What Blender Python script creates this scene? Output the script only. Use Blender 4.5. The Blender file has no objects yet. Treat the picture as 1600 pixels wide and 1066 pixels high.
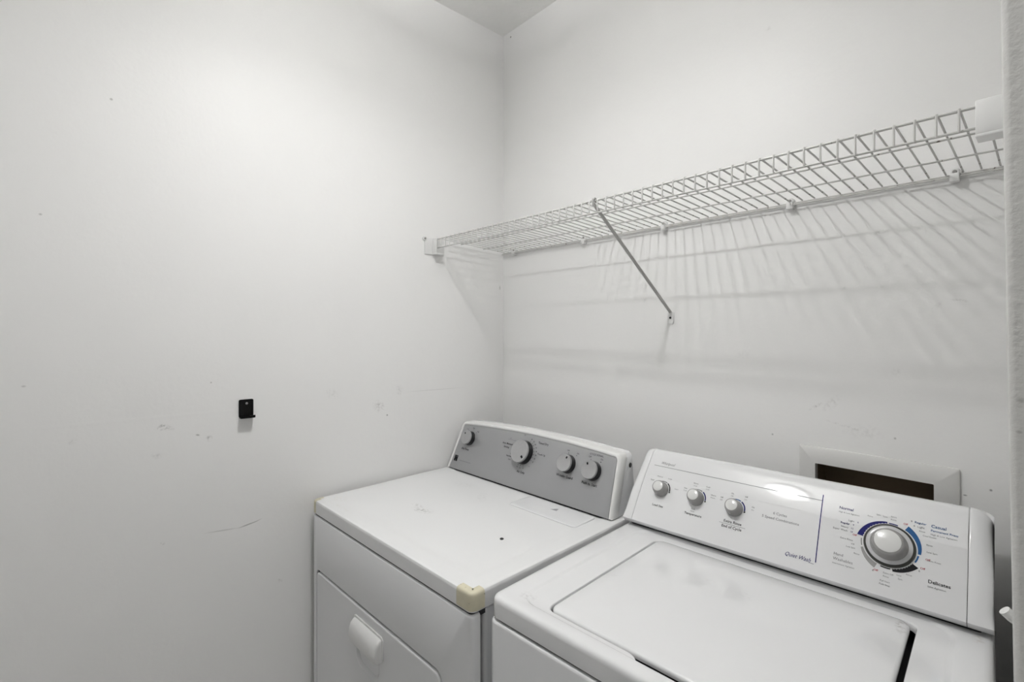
import bpy, bmesh, math
from mathutils import Vector, Matrix
R = math.radians
PI = math.pi
C = bpy.context.scene.collection
scene = bpy.context.scene

# ------------------------------------------------------------------ camera
cam_d = bpy.data.cameras.new('camera')
cam = bpy.data.objects.new('camera', cam_d)
C.objects.link(cam)
cam_d.sensor_width = 36.0
cam_d.lens = 764.35 / 1600 * 36.0
cam_d.shift_y = -(533 - 513.97) / 1600
cam_d.clip_start = 0.02
cam.location = (1.535, -1.3281, 1.428)
cam.rotation_euler = (PI / 2, 0, 0.83948)
scene.camera = cam

# ------------------------------------------------------------------ world, exposure
world = bpy.data.worlds.new('world')
scene.world = world
world.use_nodes = True
world.node_tree.nodes['Background'].inputs['Color'].default_value = (1.0, 0.99, 0.97, 1)
world.node_tree.nodes['Background'].inputs['Strength'].default_value = 0.12
scene.view_settings.view_transform = 'Standard'
scene.view_settings.look = 'None'
scene.view_settings.gamma = 1.0
scene.view_settings.use_curve_mapping = False
scene.view_settings.exposure = -0.42
LAMP = dict(pos=(0.77, -0.86), radius=0.105, drop=0.21, rim=0.016, strength=15.0, bulb_radius=0.032, cup=0.0125, bulb=990.0, up=205.0)


# ------------------------------------------------------------------ materials
def new_mat(name):
    m = bpy.data.materials.new(name)
    m.use_nodes = True
    nt = m.node_tree
    return m, nt, nt.nodes['Principled BSDF']


def mat(name, col, rough=0.4, metal=0.0, var=0.03, scale=8.0, bump=0.0, bscale=200.0,
        coat=0.0, speck=None, spec=0.5):
    """procedural principled: colour with faint noise, optional fine relief, optional dirt specks"""
    m, nt, b = new_mat(name)
    N, L = nt.nodes, nt.links
    tc = N.new('ShaderNodeTexCoord')
    nz = N.new('ShaderNodeTexNoise')
    nz.inputs['Scale'].default_value = scale
    nz.inputs['Detail'].default_value = 4
    L.new(tc.outputs['Object'], nz.inputs['Vector'])
    mx = N.new('ShaderNodeMix')
    mx.data_type = 'RGBA'
    mx.inputs[6].default_value = (*[c * (1 - var) for c in col], 1)
    mx.inputs[7].default_value = (*[min(1, c * (1 + var)) for c in col], 1)
    L.new(nz.outputs['Fac'], mx.inputs[0])
    out = mx.outputs[2]
    if speck:
        scol, sscale, lo, hi = speck
        n2 = N.new('ShaderNodeTexNoise')
        n2.inputs['Scale'].default_value = sscale
        n2.inputs['Detail'].default_value = 6
        L.new(tc.outputs['Object'], n2.inputs['Vector'])
        mr = N.new('ShaderNodeMapRange')
        mr.inputs[1].default_value = lo
        mr.inputs[2].default_value = hi
        L.new(n2.outputs['Fac'], mr.inputs[0])
        m2 = N.new('ShaderNodeMix')
        m2.data_type = 'RGBA'
        m2.inputs[7].default_value = (*scol, 1)
        L.new(mr.outputs[0], m2.inputs[0])
        L.new(out, m2.inputs[6])
        out = m2.outputs[2]
    L.new(out, b.inputs['Base Color'])
    b.inputs['Roughness'].default_value = rough
    b.inputs['Metallic'].default_value = metal
    b.inputs['Coat Weight'].default_value = coat
    b.inputs['Coat Roughness'].default_value = 0.08
    b.inputs['Specular IOR Level'].default_value = spec
    if bump:
        n3 = N.new('ShaderNodeTexNoise')
        n3.inputs['Scale'].default_value = bscale
        n3.inputs['Detail'].default_value = 3
        L.new(tc.outputs['Object'], n3.inputs['Vector'])
        bp = N.new('ShaderNodeBump')
        bp.inputs['Strength'].default_value = bump
        bp.inputs['Distance'].default_value = 0.002
        L.new(n3.outputs['Fac'], bp.inputs['Height'])
        L.new(bp.outputs[0], b.inputs['Normal'])
    return m


def marked_mat(name, col, axis, marks, rough=0.5, bump=0.25, bscale=90.0, pops=(), seam=None,
               coat=0.0, var=0.02, vscale=2.5, spec=0.35):
    """painted surface with scuffs of their own shape. axis: the axis the surface does not span.
    marks: (a, b, half_length, half_height, degrees, colour, strength, raggedness)"""
    m, nt, bs = new_mat(name)
    N, L = nt.nodes, nt.links
    tc = N.new('ShaderNodeTexCoord')
    nz = N.new('ShaderNodeTexNoise')
    nz.inputs['Scale'].default_value = vscale
    nz.inputs['Detail'].default_value = 5
    L.new(tc.outputs['Object'], nz.inputs['Vector'])
    mx = N.new('ShaderNodeMix')
    mx.data_type = 'RGBA'
    mx.inputs[6].default_value = (*[c * (1 - var) for c in col], 1)
    mx.inputs[7].default_value = (*[min(1, c * (1 + var)) for c in col], 1)
    L.new(nz.outputs['Fac'], mx.inputs[0])
    out = mx.outputs[2]
    fine = N.new('ShaderNodeTexNoise')
    fine.inputs['Scale'].default_value = 130.0
    fine.inputs['Detail'].default_value = 5
    L.new(tc.outputs['Object'], fine.inputs['Vector'])

    def ellipse(a, b, sa, sb, deg):
        mp = N.new('ShaderNodeMapping')
        mp.vector_type = 'TEXTURE'
        if axis == 'x':
            mp.inputs['Location'].default_value = (0, a, b)
            mp.inputs['Rotation'].default_value = (R(deg), 0, 0)
            mp.inputs['Scale'].default_value = (50, sa, sb)
        elif axis == 'y':
            mp.inputs['Location'].default_value = (a, 0, b)
            mp.inputs['Rotation'].default_value = (0, -R(deg), 0)
            mp.inputs['Scale'].default_value = (sa, 50, sb)
        else:
            mp.inputs['Location'].default_value = (a, b, 0)
            mp.inputs['Rotation'].default_value = (0, 0, R(deg))
            mp.inputs['Scale'].default_value = (sa, sb, 50)
        L.new(tc.outputs['Object'], mp.inputs['Vector'])
        ln = N.new('ShaderNodeVectorMath')
        ln.operation = 'LENGTH'
        L.new(mp.outputs[0], ln.inputs[0])
        return ln.outputs['Value']

    def mapr(v, lo, hi, a, b):
        mr = N.new('ShaderNodeMapRange')
        for i, q in enumerate((lo, hi, a, b)):
            mr.inputs[i + 1].default_value = q
        L.new(v, mr.inputs[0])
        return mr.outputs[0]

    def math2(op, a, b):
        n = N.new('ShaderNodeMath')
        n.operation = op
        for i, q in enumerate((a, b)):
            if isinstance(q, (int, float)):
                n.inputs[i].default_value = q
            else:
                L.new(q, n.inputs[i])
        return n.outputs[0]

    for (a, b, sa, sb, deg, mc, st, rag) in marks:
        e = ellipse(a, b, sa, sb, deg)
        msk = mapr(e, 0.25, 1.0, st, 0.0)
        if rag:
            msk = math2('MULTIPLY', msk, mapr(fine.outputs['Fac'], 0.5 - 0.12 / rag * 0.5, 0.5 + 0.2 / rag, 0.0, 1.0))
        m2 = N.new('ShaderNodeMix')
        m2.data_type = 'RGBA'
        m2.inputs[7].default_value = (*mc, 1)
        L.new(msk, m2.inputs[0])
        L.new(out, m2.inputs[6])
        out = m2.outputs[2]
    L.new(out, bs.inputs['Base Color'])
    bs.inputs['Roughness'].default_value = rough
    bs.inputs['Coat Weight'].default_value = coat
    bs.inputs['Coat Roughness'].default_value = 0.06
    bs.inputs['Specular IOR Level'].default_value = spec
    if bump:
        n3 = N.new('ShaderNodeTexNoise')
        n3.inputs['Scale'].default_value = bscale
        n3.inputs['Detail'].default_value = 3
        L.new(tc.outputs['Object'], n3.inputs['Vector'])
        h = n3.outputs['Fac']
        for (a, b, r, hh) in pops:
            h = math2('ADD', h, mapr(ellipse(a, b, r, r, 0), 0.0, 1.0, hh, 0.0))
        if seam:
            a, b, ln, w, deg, hh = seam
            h = math2('ADD', h, mapr(ellipse(a, b, ln, w, deg), 0.0, 1.0, hh, 0.0))
        bp = N.new('ShaderNodeBump')
        bp.inputs['Strength'].default_value = bump
        bp.inputs['Distance'].default_value = 0.0015
        L.new(h, bp.inputs['Height'])
        L.new(bp.outputs[0], bs.inputs['Normal'])
    return m


WALL = (0.90, 0.896, 0.887)
GREY = (0.30, 0.29, 0.28)
DARK = (0.10, 0.10, 0.10)
M = {}
M['wall_left'] = marked_mat('painted_wall_left', WALL, 'x', [
    (-1.259, 1.986, .004, .004, 0, GREY, .6, 0), (-1.157, 1.175, .013, .009, 20, DARK, .9, 1),
    (-1.148, 1.173, .02, .007, -20, GREY, .5, 1), (-1.080, 1.144, .006, .003, -15, GREY, .7, 0),
    (-1.053, 1.131, .010, .011, 0, GREY, .6, 1), (-1.169, 1.104, .014, .010, 0, GREY, .3, 1),
    (-1.020, .8725, .050, .0022, -5, GREY, .35, 0), (-.958, .872, .030, .0022, 9, DARK, .55, 0),
    (-.935, .876, .018, .0016, 16, GREY, .4, 0), (-1.157, .877, .006, .006, 40, DARK, .5, 1),
    (-.873, .683, .009, .006, -30, GREY, .5, 1), (-.557, 1.166, .028, .022, -30, GREY, .40, 1),
    (-.526, 1.132, .004, .004, 0, DARK, .6, 0), (-.480, 1.200, .007, .004, 0, GREY, .7, 1),
    (-.48, 1.215, .018, .02, 0, GREY, .25, 1), (-.715, 1.223, .03, .02, -25, GREY, .18, 1),
    (-1.049, 1.282, .003, .003, 0, GREY, .5, 0), (-.018, 1.597, .003, .012, 0, GREY, .6, 0),
    (-1.383, 1.687, .004, .003, 0, GREY, .5, 0), (-1.329, 1.164, .012, .007, 30, GREY, .25, 1),
    (-1.41, 1.30, .005, .003, 0, GREY, .35, 0), (-.33, 1.203, .15, .0016, -1, GREY, .22, 0),
], rough=.42, bump=.22, bscale=70,
    pops=[(-.937, .752, .010, 1.2), (-.937, .594, .010, 1.2), (-.927, .917, .012, .9), (-1.083, 1.133, .008, 1.0), (-1.083, 1.112, .009, .9)],
    seam=(-1.05, 1.200, .75, .006, -.6, 0.5))
M['wall_back'] = marked_mat('painted_wall_back', WALL, 'y', [
    (.047, 2.618, .005, .005, 0, DARK, .9, 0), (1.148, 1.242, .022, .004, 35, GREY, .45, 1),
    (1.181, 1.253, .03, .012, 50, GREY, .25, 1), (1.205, 1.204, .05, .003, -12, GREY, .35, 1),
    (1.24, 1.195, .05, .02, 0, GREY, .15, 1), (1.302, 1.336, .012, .01, 40, GREY, .2, 1),
    (1.370, 1.476, .014, .005, 40, GREY, .35, 1), (1.404, 1.485, .016, .004, -10, GREY, .35, 1),
    (1.449, 1.114, .003, .003, 0, DARK, .7, 0), (1.412, 1.095, .004, .002, 0, DARK, .7, 0),
    (1.050, 1.159, .003, .003, 0, DARK, .5, 0), (1.039, 2.199, .014, .008, -40, GREY, .15, 1),
    (1.30, 1.19, .003, .003, 0, GREY, .6, 0), (.98, 1.36, .03, .012, 10, GREY, .12, 1),
], rough=.42, bump=.22, bscale=70, pops=[(1.02, 1.35, .012, .5)])
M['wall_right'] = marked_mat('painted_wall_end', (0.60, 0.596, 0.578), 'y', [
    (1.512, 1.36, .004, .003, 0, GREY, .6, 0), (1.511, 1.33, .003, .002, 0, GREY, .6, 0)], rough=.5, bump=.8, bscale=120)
M['wall_plain'] = mat('painted_wall', WALL, .5, var=.02, scale=3, bump=.2, bscale=70)
M['ceiling'] = mat('textured_ceiling_paint', (0.92, 0.917, 0.90), .85, bump=.9, bscale=55, var=.03, scale=20, spec=.2)
M['floor'] = mat('floor_tile', (0.70, 0.69, 0.67), .4, var=.12, scale=5)
M['enamel'] = marked_mat('white_enamel', (0.80, 0.805, 0.815), 'z', [], rough=.22, bump=.05, bscale=40, coat=.35, spec=.5)
M['enamel_dryer_top'] = marked_mat('white_enamel_scuffed', (0.80, 0.803, 0.805), 'z', [
    (.2909, -.3105, .045, .022, 10, GREY, .55, 1.2), (.25, -.30, .03, .012, 0, GREY, .4, 1),
    (.33, -.12, .05, .02, -50, GREY, .16, 1), (.20, -.08, .05, .03, 20, GREY, .10, 1), (.62, -.10, .06, .02, 10, GREY, .08, 1),
    (.10, -.47, .10, .010, 0, (.62, .58, .48), .25, 1), (.03, -.44, .04, .03, 0, (.65, .62, .5), .3, 1),
], rough=.34, bump=.05, bscale=40, coat=.1)
M['enamel_washer'] = marked_mat('white_enamel_glossy', (0.80, 0.803, 0.81), 'z', [
    (.045, -.445, .02, .016, 30, GREY, .35, 1.3), (.57, -.06, .012, .03, 0, (.2, .17, .15), .6, 1),
    (.12, -.26, .012, .008, 0, GREY, .12, 1), (.27, -.15, .02, .02, 0, GREY, .08, 1), (.34, -.15, .02, .02, 0, GREY, .08, 1),
    (.50, -.10, .004, .003, 0, DARK, .5, 1), (.665, -.02, .01, .02, 0, (.35, .25, .15), .4, 1), (.63, -.055, .004, .006, 30, GREY, .5, 1),
], rough=.12, bump=.02, bscale=30, coat=.8, spec=.5)
M['white_plastic'] = mat('white_plastic', (0.80, 0.80, 0.79), .3, var=.015, coat=.15)
M['console_white'] = mat('white_console_plastic', (0.80, 0.803, 0.81), .05, var=.012, scale=5, coat=0)
M['shade'] = mat('grey_lamp_shade', (0.35, 0.35, 0.34), .6)
M['wire'] = mat('white_coated_wire', (0.56, 0.555, 0.54), .4, var=.04, scale=60,
                speck=((.13, .11, .09), 75, .66, .72))
M['brace'] = mat('painted_steel_brace', (0.48, 0.475, 0.46), .4, var=.04, scale=40)
M['silver'] = mat('silver_grey_fascia', (0.36, 0.363, 0.37), .30, metal=.25, var=.03, scale=3, bump=.05, bscale=400)
M['knob_cap'] = mat('brushed_silver_cap', (0.43, 0.43, 0.435), .3, metal=.4, var=.05, scale=120)
M['black'] = mat('black_plastic', (0.006, 0.006, 0.007), .3, var=.1)
M['hook_black'] = mat('black_hook_plastic', (0.003, 0.003, 0.003), .5, var=.1, spec=.15)
M['ink_black'] = mat('black_ink', (0.015, 0.015, 0.017), .5, var=.05, spec=.1)
M['ink_grey'] = mat('grey_ink', (0.20, 0.20, 0.21), .5, var=.05, spec=.1)
M['ink_light'] = mat('pale_grey_ink', (0.40, 0.40, 0.42), .5, var=.05, spec=.1)
M['ink_navy'] = mat('navy_ink', (0.008, 0.010, 0.12), .4, var=.05, spec=.1)
M['ink_blue'] = mat('blue_ink', (0.025, 0.10, 0.26), .4, var=.05, spec=.1)
M['ink_red'] = mat('red_ink', (0.45, 0.05, 0.08), .5, var=.05, spec=.1)
M['knob_grey'] = mat('grey_knob_plastic', (0.30, 0.295, 0.29), .22, var=.03, coat=.2)
M['knob_white'] = mat('white_knob_cap', (0.72, 0.72, 0.71), .15, var=.02, coat=.3)
M['bezel'] = mat('dark_metal_bezel', (0.045, 0.045, 0.04), .35, metal=.3, var=.1, scale=30)
M['skirt'] = mat('pale_dial_skirt', (0.55, 0.55, 0.56), .15, var=.02, coat=.3)
M['tape'] = mat('yellowed_tape', (0.66, 0.62, 0.47), .35, var=.10, scale=60, speck=((.22, .2, .13), 160, .66, .72))
M['gap'] = mat('painted_gap_shade', (0.01, 0.01, 0.014), .6, var=.1)  # near-black colour standing in for the shade inside gaps
M['steel'] = mat('screw_steel', (0.30, 0.29, 0.28), .4, metal=.7, var=.1)
M['box_paint'] = mat('painted_box_flange', (0.735, 0.73, 0.715), .42, var=.02, bump=.15, bscale=80)
M['box_brown'] = mat('brown_box_recess', (0.20, 0.145, 0.09), .7, var=.2, scale=14)
M['baseboard'] = mat('white_baseboard', (0.78, 0.78, 0.76), .4)


# ------------------------------------------------------------------ mesh helpers
def finish(me, m, smooth=True, ang=38):
    me.materials.append(m)
    if smooth:
        for p in me.polygons:
            p.use_smooth = True
        me.set_sharp_from_angle(angle=R(ang))
    me.update()
    return me


def link(name, me, parent=None, loc=None, rot=None):
    o = bpy.data.objects.new(name, me)
    C.objects.link(o)
    if parent is not None:
        o.parent = parent
    if loc is not None:
        o.location = loc
    if rot is not None:
        o.rotation_euler = rot
    return o


def from_bm(name, bm, m, parent=None, loc=None, rot=None, smooth=True, ang=38, normals=True):
    if normals:
        bmesh.ops.recalc_face_normals(bm, faces=bm.faces[:])
    me = bpy.data.meshes.new(name)
    bm.to_mesh(me)
    bm.free()
    return link(name, finish(me, m, smooth, ang), parent, loc, rot)


def loops_bm(loops, cap0=True, cap1=True, bm=None, closed=True):
    bm = bm or bmesh.new()
    vs = [[bm.verts.new(p) for p in lp] for lp in loops]
    n = len(loops[0])
    for a, b in zip(vs[:-1], vs[1:]):
        for i in range(n if closed else n - 1):
            j = (i + 1) % n
            bm.faces.new((a[i], a[j], b[j], b[i]))
    if cap0:
        bm.faces.new(list(reversed(vs[0])))
    if cap1:
        bm.faces.new(vs[-1])
    return bm


def rrect(x0, x1, y0, y1, r, ns=1, nc=6):
    """rounded rectangle, front side first (y0), counter-clockwise; equal counts for every call with the same ns, nc"""
    pts = []
    sides = [((x0 + r, y0), (x1 - r, y0)), ((x1, y0 + r), (x1, y1 - r)), ((x1 - r, y1), (x0 + r, y1)), ((x0, y1 - r), (x0, y0 + r))]
    cents = [(x1 - r, y0 + r, -90), (x1 - r, y1 - r, 0), (x0 + r, y1 - r, 90), (x0 + r, y0 + r, 180)]
    for (a, b), (cx, cy, a0) in zip(sides, cents):
        for i in range(ns + 1):
            t = i / ns
            pts.append((a[0] + (b[0] - a[0]) * t, a[1] + (b[1] - a[1]) * t))
        for k in range(1, nc):
            th = R(a0 + 90 * k / nc)
            pts.append((cx + r * math.cos(th), cy + r * math.sin(th)))
    return pts


def at_z(pts, z):
    return [(x, y, z) for x, y in pts]


def at_y(pts, y):
    return [(x, y, z) for x, z in pts]


def box_bm(x0, x1, y0, y1, z0, z1, bev=0.0, seg=2, bm=None):
    own = bmesh.new()
    vs = [own.verts.new((x, y, z)) for x in (x0, x1) for y in (y0, y1) for z in (z0, z1)]
    for f in ((0, 1, 3, 2), (4, 6, 7, 5), (0, 4, 5, 1), (2, 3, 7, 6), (0, 2, 6, 4), (1, 5, 7, 3)):
        own.faces.new([vs[i] for i in f])
    if bev:
        bmesh.ops.bevel(own, geom=own.edges[:], offset=bev, segments=seg, affect='EDGES', profile=.5)
    bmesh.ops.recalc_face_normals(own, faces=own.faces[:])
    if bm is None:
        return own
    tmp = bpy.data.meshes.new('tmp')
    own.to_mesh(tmp)
    own.free()
    bm.from_mesh(tmp)
    bpy.data.meshes.remove(tmp)
    return bm


def lathe_bm(prof, n=40, bm=None):
    """prof: (radius, height) from the base centre outwards to the top centre; r = 0 gives a pole"""
    loops = []
    bm = bm or bmesh.new()
    rings = []
    for r, h in prof:
        if r < 1e-7:
            rings.append([bm.verts.new((0, 0, h))])
        else:
            rings.append([bm.verts.new((r * math.cos(2 * PI * i / n), r * math.sin(2 * PI * i / n), h)) for i in range(n)])
    for a, b in zip(rings[:-1], rings[1:]):
        for i in range(n):
            j = (i + 1) % n
            if len(a) == 1 and len(b) == 1:
                continue
            if len(a) == 1:
                bm.faces.new((a[0], b[j], b[i]))
            elif len(b) == 1:
                bm.faces.new((a[i], a[j], b[0]))
            else:
                bm.faces.new((a[i], a[j], b[j], b[i]))
    return bm


def tube_bm(pts, rad, n=8, bm=None):
    """round bar along a polyline with capped ends"""
    bm = bm or bmesh.new()
    pts = [Vector(p) for p in pts]
    rings = []
    prev = None
    for i, p in enumerate(pts):
        if i == 0:
            t = (pts[1] - p).normalized()
        elif i == len(pts) - 1:
            t = (p - pts[i - 1]).normalized()
        else:
            t = ((p - pts[i - 1]).normalized() + (pts[i + 1] - p).normalized()).normalized()
        if prev is None:
            u = t.orthogonal().normalized()
        else:
            u = (prev - t * prev.dot(t)).normalized()
        prev = u
        v = t.cross(u)
        rings.append([bm.verts.new(p + (u * math.cos(2 * PI * k / n) + v * math.sin(2 * PI * k / n)) * rad) for k in range(n)])
    for a, b in zip(rings[:-1], rings[1:]):
        for i in range(n):
            j = (i + 1) % n
            bm.faces.new((a[i], a[j], b[j], b[i]))
    bm.faces.new(list(reversed(rings[0])))
    bm.faces.new(rings[-1])
    return bm


def thing(name, label, cat, loc=(0, 0, 0), rz=0.0, group=None):
    o = bpy.data.objects.new(name, None)
    o.empty_display_size = .05
    C.objects.link(o)
    o.location = loc
    o.rotation_euler = (0, 0, rz)
    return tag(o, label, cat, group)


def tag(o, label, cat, group=None):
    o['label'] = label
    o['category'] = cat
    if group:
        o['group'] = group
    return o


def struct(o):
    o['kind'] = 'structure'
    return o


# ------------------------------------------------------------------ lettering
def glyphs(s, size, align='LEFT', bold=0.0, shear=0.0, sx=1.0):
    cu = bpy.data.curves.new('lettering', 'FONT')
    cu.body = s
    cu.size = size
    cu.align_x = align
    cu.align_y = 'CENTER'
    cu.resolution_u = 2
    cu.offset = bold * size
    cu.shear = shear
    ob = bpy.data.objects.new('lettering', cu)
    C.objects.link(ob)
    dg = bpy.context.evaluated_depsgraph_get()
    me = bpy.data.meshes.new_from_object(ob.evaluated_get(dg))
    vs = [(v.co.x * sx, v.co.y) for v in me.vertices]
    fs = [tuple(p.vertices) for p in me.polygons]
    bpy.data.meshes.remove(me)
    bpy.data.objects.remove(ob)
    bpy.data.curves.remove(cu)
    return vs, fs


class Print:
    """flat print laid on a surface given by surf(u, v, lift)"""
    def __init__(self, surf, scale):
        self.surf = surf
        self.scale = scale
        self.arcs = []
        self.bms = {}

    def bm(self, ink):
        return self.bms.setdefault(ink, bmesh.new())

    def text(self, s, u, v, size, ink, align='CENTER', bold=0.0, shear=0.0, sx=1.0, rot=0.0):
        size *= self.scale(u)
        vs, fs = glyphs(s, size, align, bold, shear, sx)
        self.poly([(u + x * math.cos(rot) - y * math.sin(rot), v + x * math.sin(rot) + y * math.cos(rot)) for x, y in vs], fs, ink)

    def poly(self, pts, fs, ink, lift=.0004):
        bm = self.bm(ink)
        bv = [bm.verts.new(self.surf(x, y, lift)) for x, y in pts]
        for f in fs:
            try:
                bm.faces.new([bv[i] for i in f])
            except ValueError:
                pass

    def bar(self, u0, v0, u1, v1, w, ink, seg=1):
        d = Vector((u1 - u0, v1 - v0))
        n = Vector((-d.y, d.x)).normalized() * w / 2
        pts = []
        for i in range(seg + 1):
            t = i / seg
            p = Vector((u0, v0)) + d * t
            pts += [tuple(p - n), tuple(p + n)]
        self.poly(pts, [(2 * i, 2 * i + 2, 2 * i + 3, 2 * i + 1) for i in range(seg)], ink)

    def arc(self, u, v, r0, r1, a0, a1, ink, n=24, taper=None, teeth=0):
        pts = []
        for i in range(n + 1):
            t = i / n
            a = R(a0 + (a1 - a0) * t)
            ri, ro = r0, r1
            if taper:
                ri = r0 + (r1 - r0) * 0
                ro = r0 + (r1 - r0) * (taper[0] + (taper[1] - taper[0]) * t)
            if teeth and i % 4 == 2:
                ri += .0012
            pts += [(u + ri * math.cos(a), v + ri * math.sin(a)), (u + ro * math.cos(a), v + ro * math.sin(a))]
        self.poly(pts, [(2 * i, 2 * i + 1, 2 * i + 3, 2 * i + 2) for i in range(n)], ink)

    def ring(self, *a):
        keep, self.bms = self.bms, {}
        self.arc(*a)
        self.arcs += list(self.bms.items())
        self.bms = keep

    def dot(self, u, v, r, ink, n=8):
        self.poly([(u + r * math.cos(2 * PI * i / n), v + r * math.sin(2 * PI * i / n)) for i in range(n)], [tuple(range(n))], ink)

    def build(self, parent, names):
        for ink, bm in self.bms.items():
            o = from_bm(names.get(ink, 'printed_lettering'), bm, M[ink], parent, smooth=False, normals=False)
            o['kind'] = 'stuff'
        for ink, bm in self.arcs:
            from_bm('printed_arc', bm, M[ink], parent, smooth=False, normals=False)


# ------------------------------------------------------------------ the room
H = 2.64
HX0, HX1, HZ0, HZ1 = 1.140, 1.373, 0.862, 1.115        # hole for the valve box


def wall_back_bm():
    bm = bmesh.new()
    x0, x1, z0, z1 = -.12, 1.74, 0, H
    xs = [x0, HX0, HX1, x1]
    zs = [z0, HZ0, HZ1, z1]
    g = {}
    for yi, y in enumerate((0.0, 0.12)):
        for i, x in enumerate(xs):
            for k, z in enumerate(zs):
                g[yi, i, k] = bm.verts.new((x, y, z))
    for yi in (0, 1):
        for i in range(3):
            for k in range(3):
                if (i, k) != (1, 1):
                    bm.faces.new((g[yi, i, k], g[yi, i + 1, k], g[yi, i + 1, k + 1], g[yi, i, k + 1]))
    for a, b in (((1, 1), (2, 1)), ((2, 1), (2, 2)), ((2, 2), (1, 2)), ((1, 2), (1, 1)), ((0, 0), (3, 0)), ((3, 0), (3, 3)), ((3, 3), (0, 3)), ((0, 3), (0, 0))):
        bm.faces.new((g[0, a[0], a[1]], g[0, b[0], b[1]], g[1, b[0], b[1]], g[1, a[0], a[1]]))
    return bm


struct(from_bm('wall_back', wall_back_bm(), M['wall_back'], smooth=False))
struct(from_bm('wall_left', box_bm(-.12, 0, -1.85, 0, 0, H), M['wall_left'], smooth=False))
# short return wall on the right; its outer corner is a little out of plumb and softly rounded
YE = -.66


def xr(z):
    return 1.5026 + (1.416 - z) * .0135


def wall_right_bm():
    bm = bmesh.new()
    lps = []
    for k in range(13):
        z = H * k / 12
        x = xr(z)
        lps.append([(1.502, 0, z), (1.502, -.40, z), (x, YE + .006, z), (x + .0018, YE + .0018, z), (x + .006, YE, z), (1.66, YE, z), (1.66, 0, z)])
    return loops_bm(lps, True, True, bm)


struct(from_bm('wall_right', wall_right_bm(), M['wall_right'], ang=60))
struct(from_bm('wall_side', box_bm(1.74, 1.86, -1.97, .12, 0, H), M['wall_plain'], smooth=False))
struct(from_bm('ceiling', box_bm(-.12, 1.86, -1.97, .12, H, H + .12), M['ceiling'], smooth=False))
struct(from_bm('floor', box_bm(-.12, 1.86, -1.97, .12, -.1, 0), M['floor'], smooth=False))
# wall behind the camera with the open doorway to the hall
bmf = box_bm(-.12, .45, -1.97, -1.85, 0, H)
box_bm(1.55, 1.74, -1.97, -1.85, 0, H, bm=bmf)
box_bm(.45, 1.55, -1.97, -1.85, 2.08, H, bm=bmf)
struct(from_bm('wall_front', bmf, M['wall_plain'], smooth=False))

# ------------------------------------------------------------------ ceiling lamp
lx, ly = LAMP['pos']
lamp = thing('ceiling_lamp', 'white drum lamp hanging on a short stem from the ceiling', 'lamp', (lx, ly, H))
rad, drop, rim = LAMP['radius'], LAMP['drop'], LAMP['rim']
from_bm('lamp_canopy', lathe_bm([(0, -.001), (.055, -.001), (.055, -.010), (.045, -.020), (.012, -.026), (0, -.026)], 32), M['white_plastic'], lamp)
from_bm('lamp_stem', lathe_bm([(0, -.025), (.006, -.025), (.006, -drop + .03), (0, -drop + .03)], 16), M['white_plastic'], lamp)
from_bm('lamp_cutoff_shade', lathe_bm([(rad + .001, -drop + .034), (rad + .008, -drop + .034), (rad + .008, -drop - rim), (rad + .001, -drop - rim), (rad + .001, -drop + .034)], 48), M['shade'], lamp)  # unseen rim, shaped to hold the light off the upper walls


def glow(name, strength):
    em, nt, bsdf = new_mat(name)
    e = nt.nodes.new('ShaderNodeEmission')
    e.inputs['Color'].default_value = (1.0, .997, .99, 1)
    e.inputs['Strength'].default_value = strength
    nt.links.new(e.outputs[0], nt.nodes['Material Output'].inputs['Surface'])
    em.cycles.emission_sampling = 'FRONT'
    return em


def face_along(o, up):
    """turn the faces of a glowing sheet to its open side"""
    me = o.data
    if sum(p.normal.z * p.area for p in me.polygons) * up < 0:
        me.flip_normals()


br_, cup = LAMP['bulb_radius'], LAMP['cup']
face_along(from_bm('lamp_diffuser', lathe_bm([(rad, -drop + .002), (rad, -drop), (rad * .6, -drop - .004), (br_ + .0025, -drop - .006)], 48), glow('lit_lower_diffuser', LAMP['strength']), lamp), -1)
from_bm('bulb_cutoff_cup', lathe_bm([(br_ + .0025, -drop + .010), (br_ + .0025, -drop - .008), (br_ + .0005, -drop - .008), (br_ + .0005, -drop - .008 + cup)], 40), M['shade'], lamp)  # added cup, trims the grazing light on the walls
face_along(from_bm('bulb', lathe_bm([(br_, -drop - .008 + cup + .001), (br_, -drop - .008 + cup), (0, -drop - .008 + cup - .001)], 40), glow('lit_bulb', LAMP['bulb']), lamp), -1)
face_along(from_bm('added_uplight', lathe_bm([(rad, -drop + .026), (rad, -drop + .028), (.0065, -drop + .031)], 48), glow('added_uplight_glow', LAMP['up']), lamp), 1)  # upward glow added to brighten the ceiling and room corner

# ------------------------------------------------------------------ wire shelf
SX0, SX1 = .008, 1.496
shelf = thing('wire_shelf', 'long white coated wire shelf fixed along the back wall', 'shelf', ((SX0 + SX1) / 2, 0, 1.737))


def zdeck(y):
    return 1.7375 + (-y) * .06


def sh(p):                       # world to shelf-local
    return (p[0] - (SX0 + SX1) / 2, p[1], p[2] - 1.737)


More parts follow.
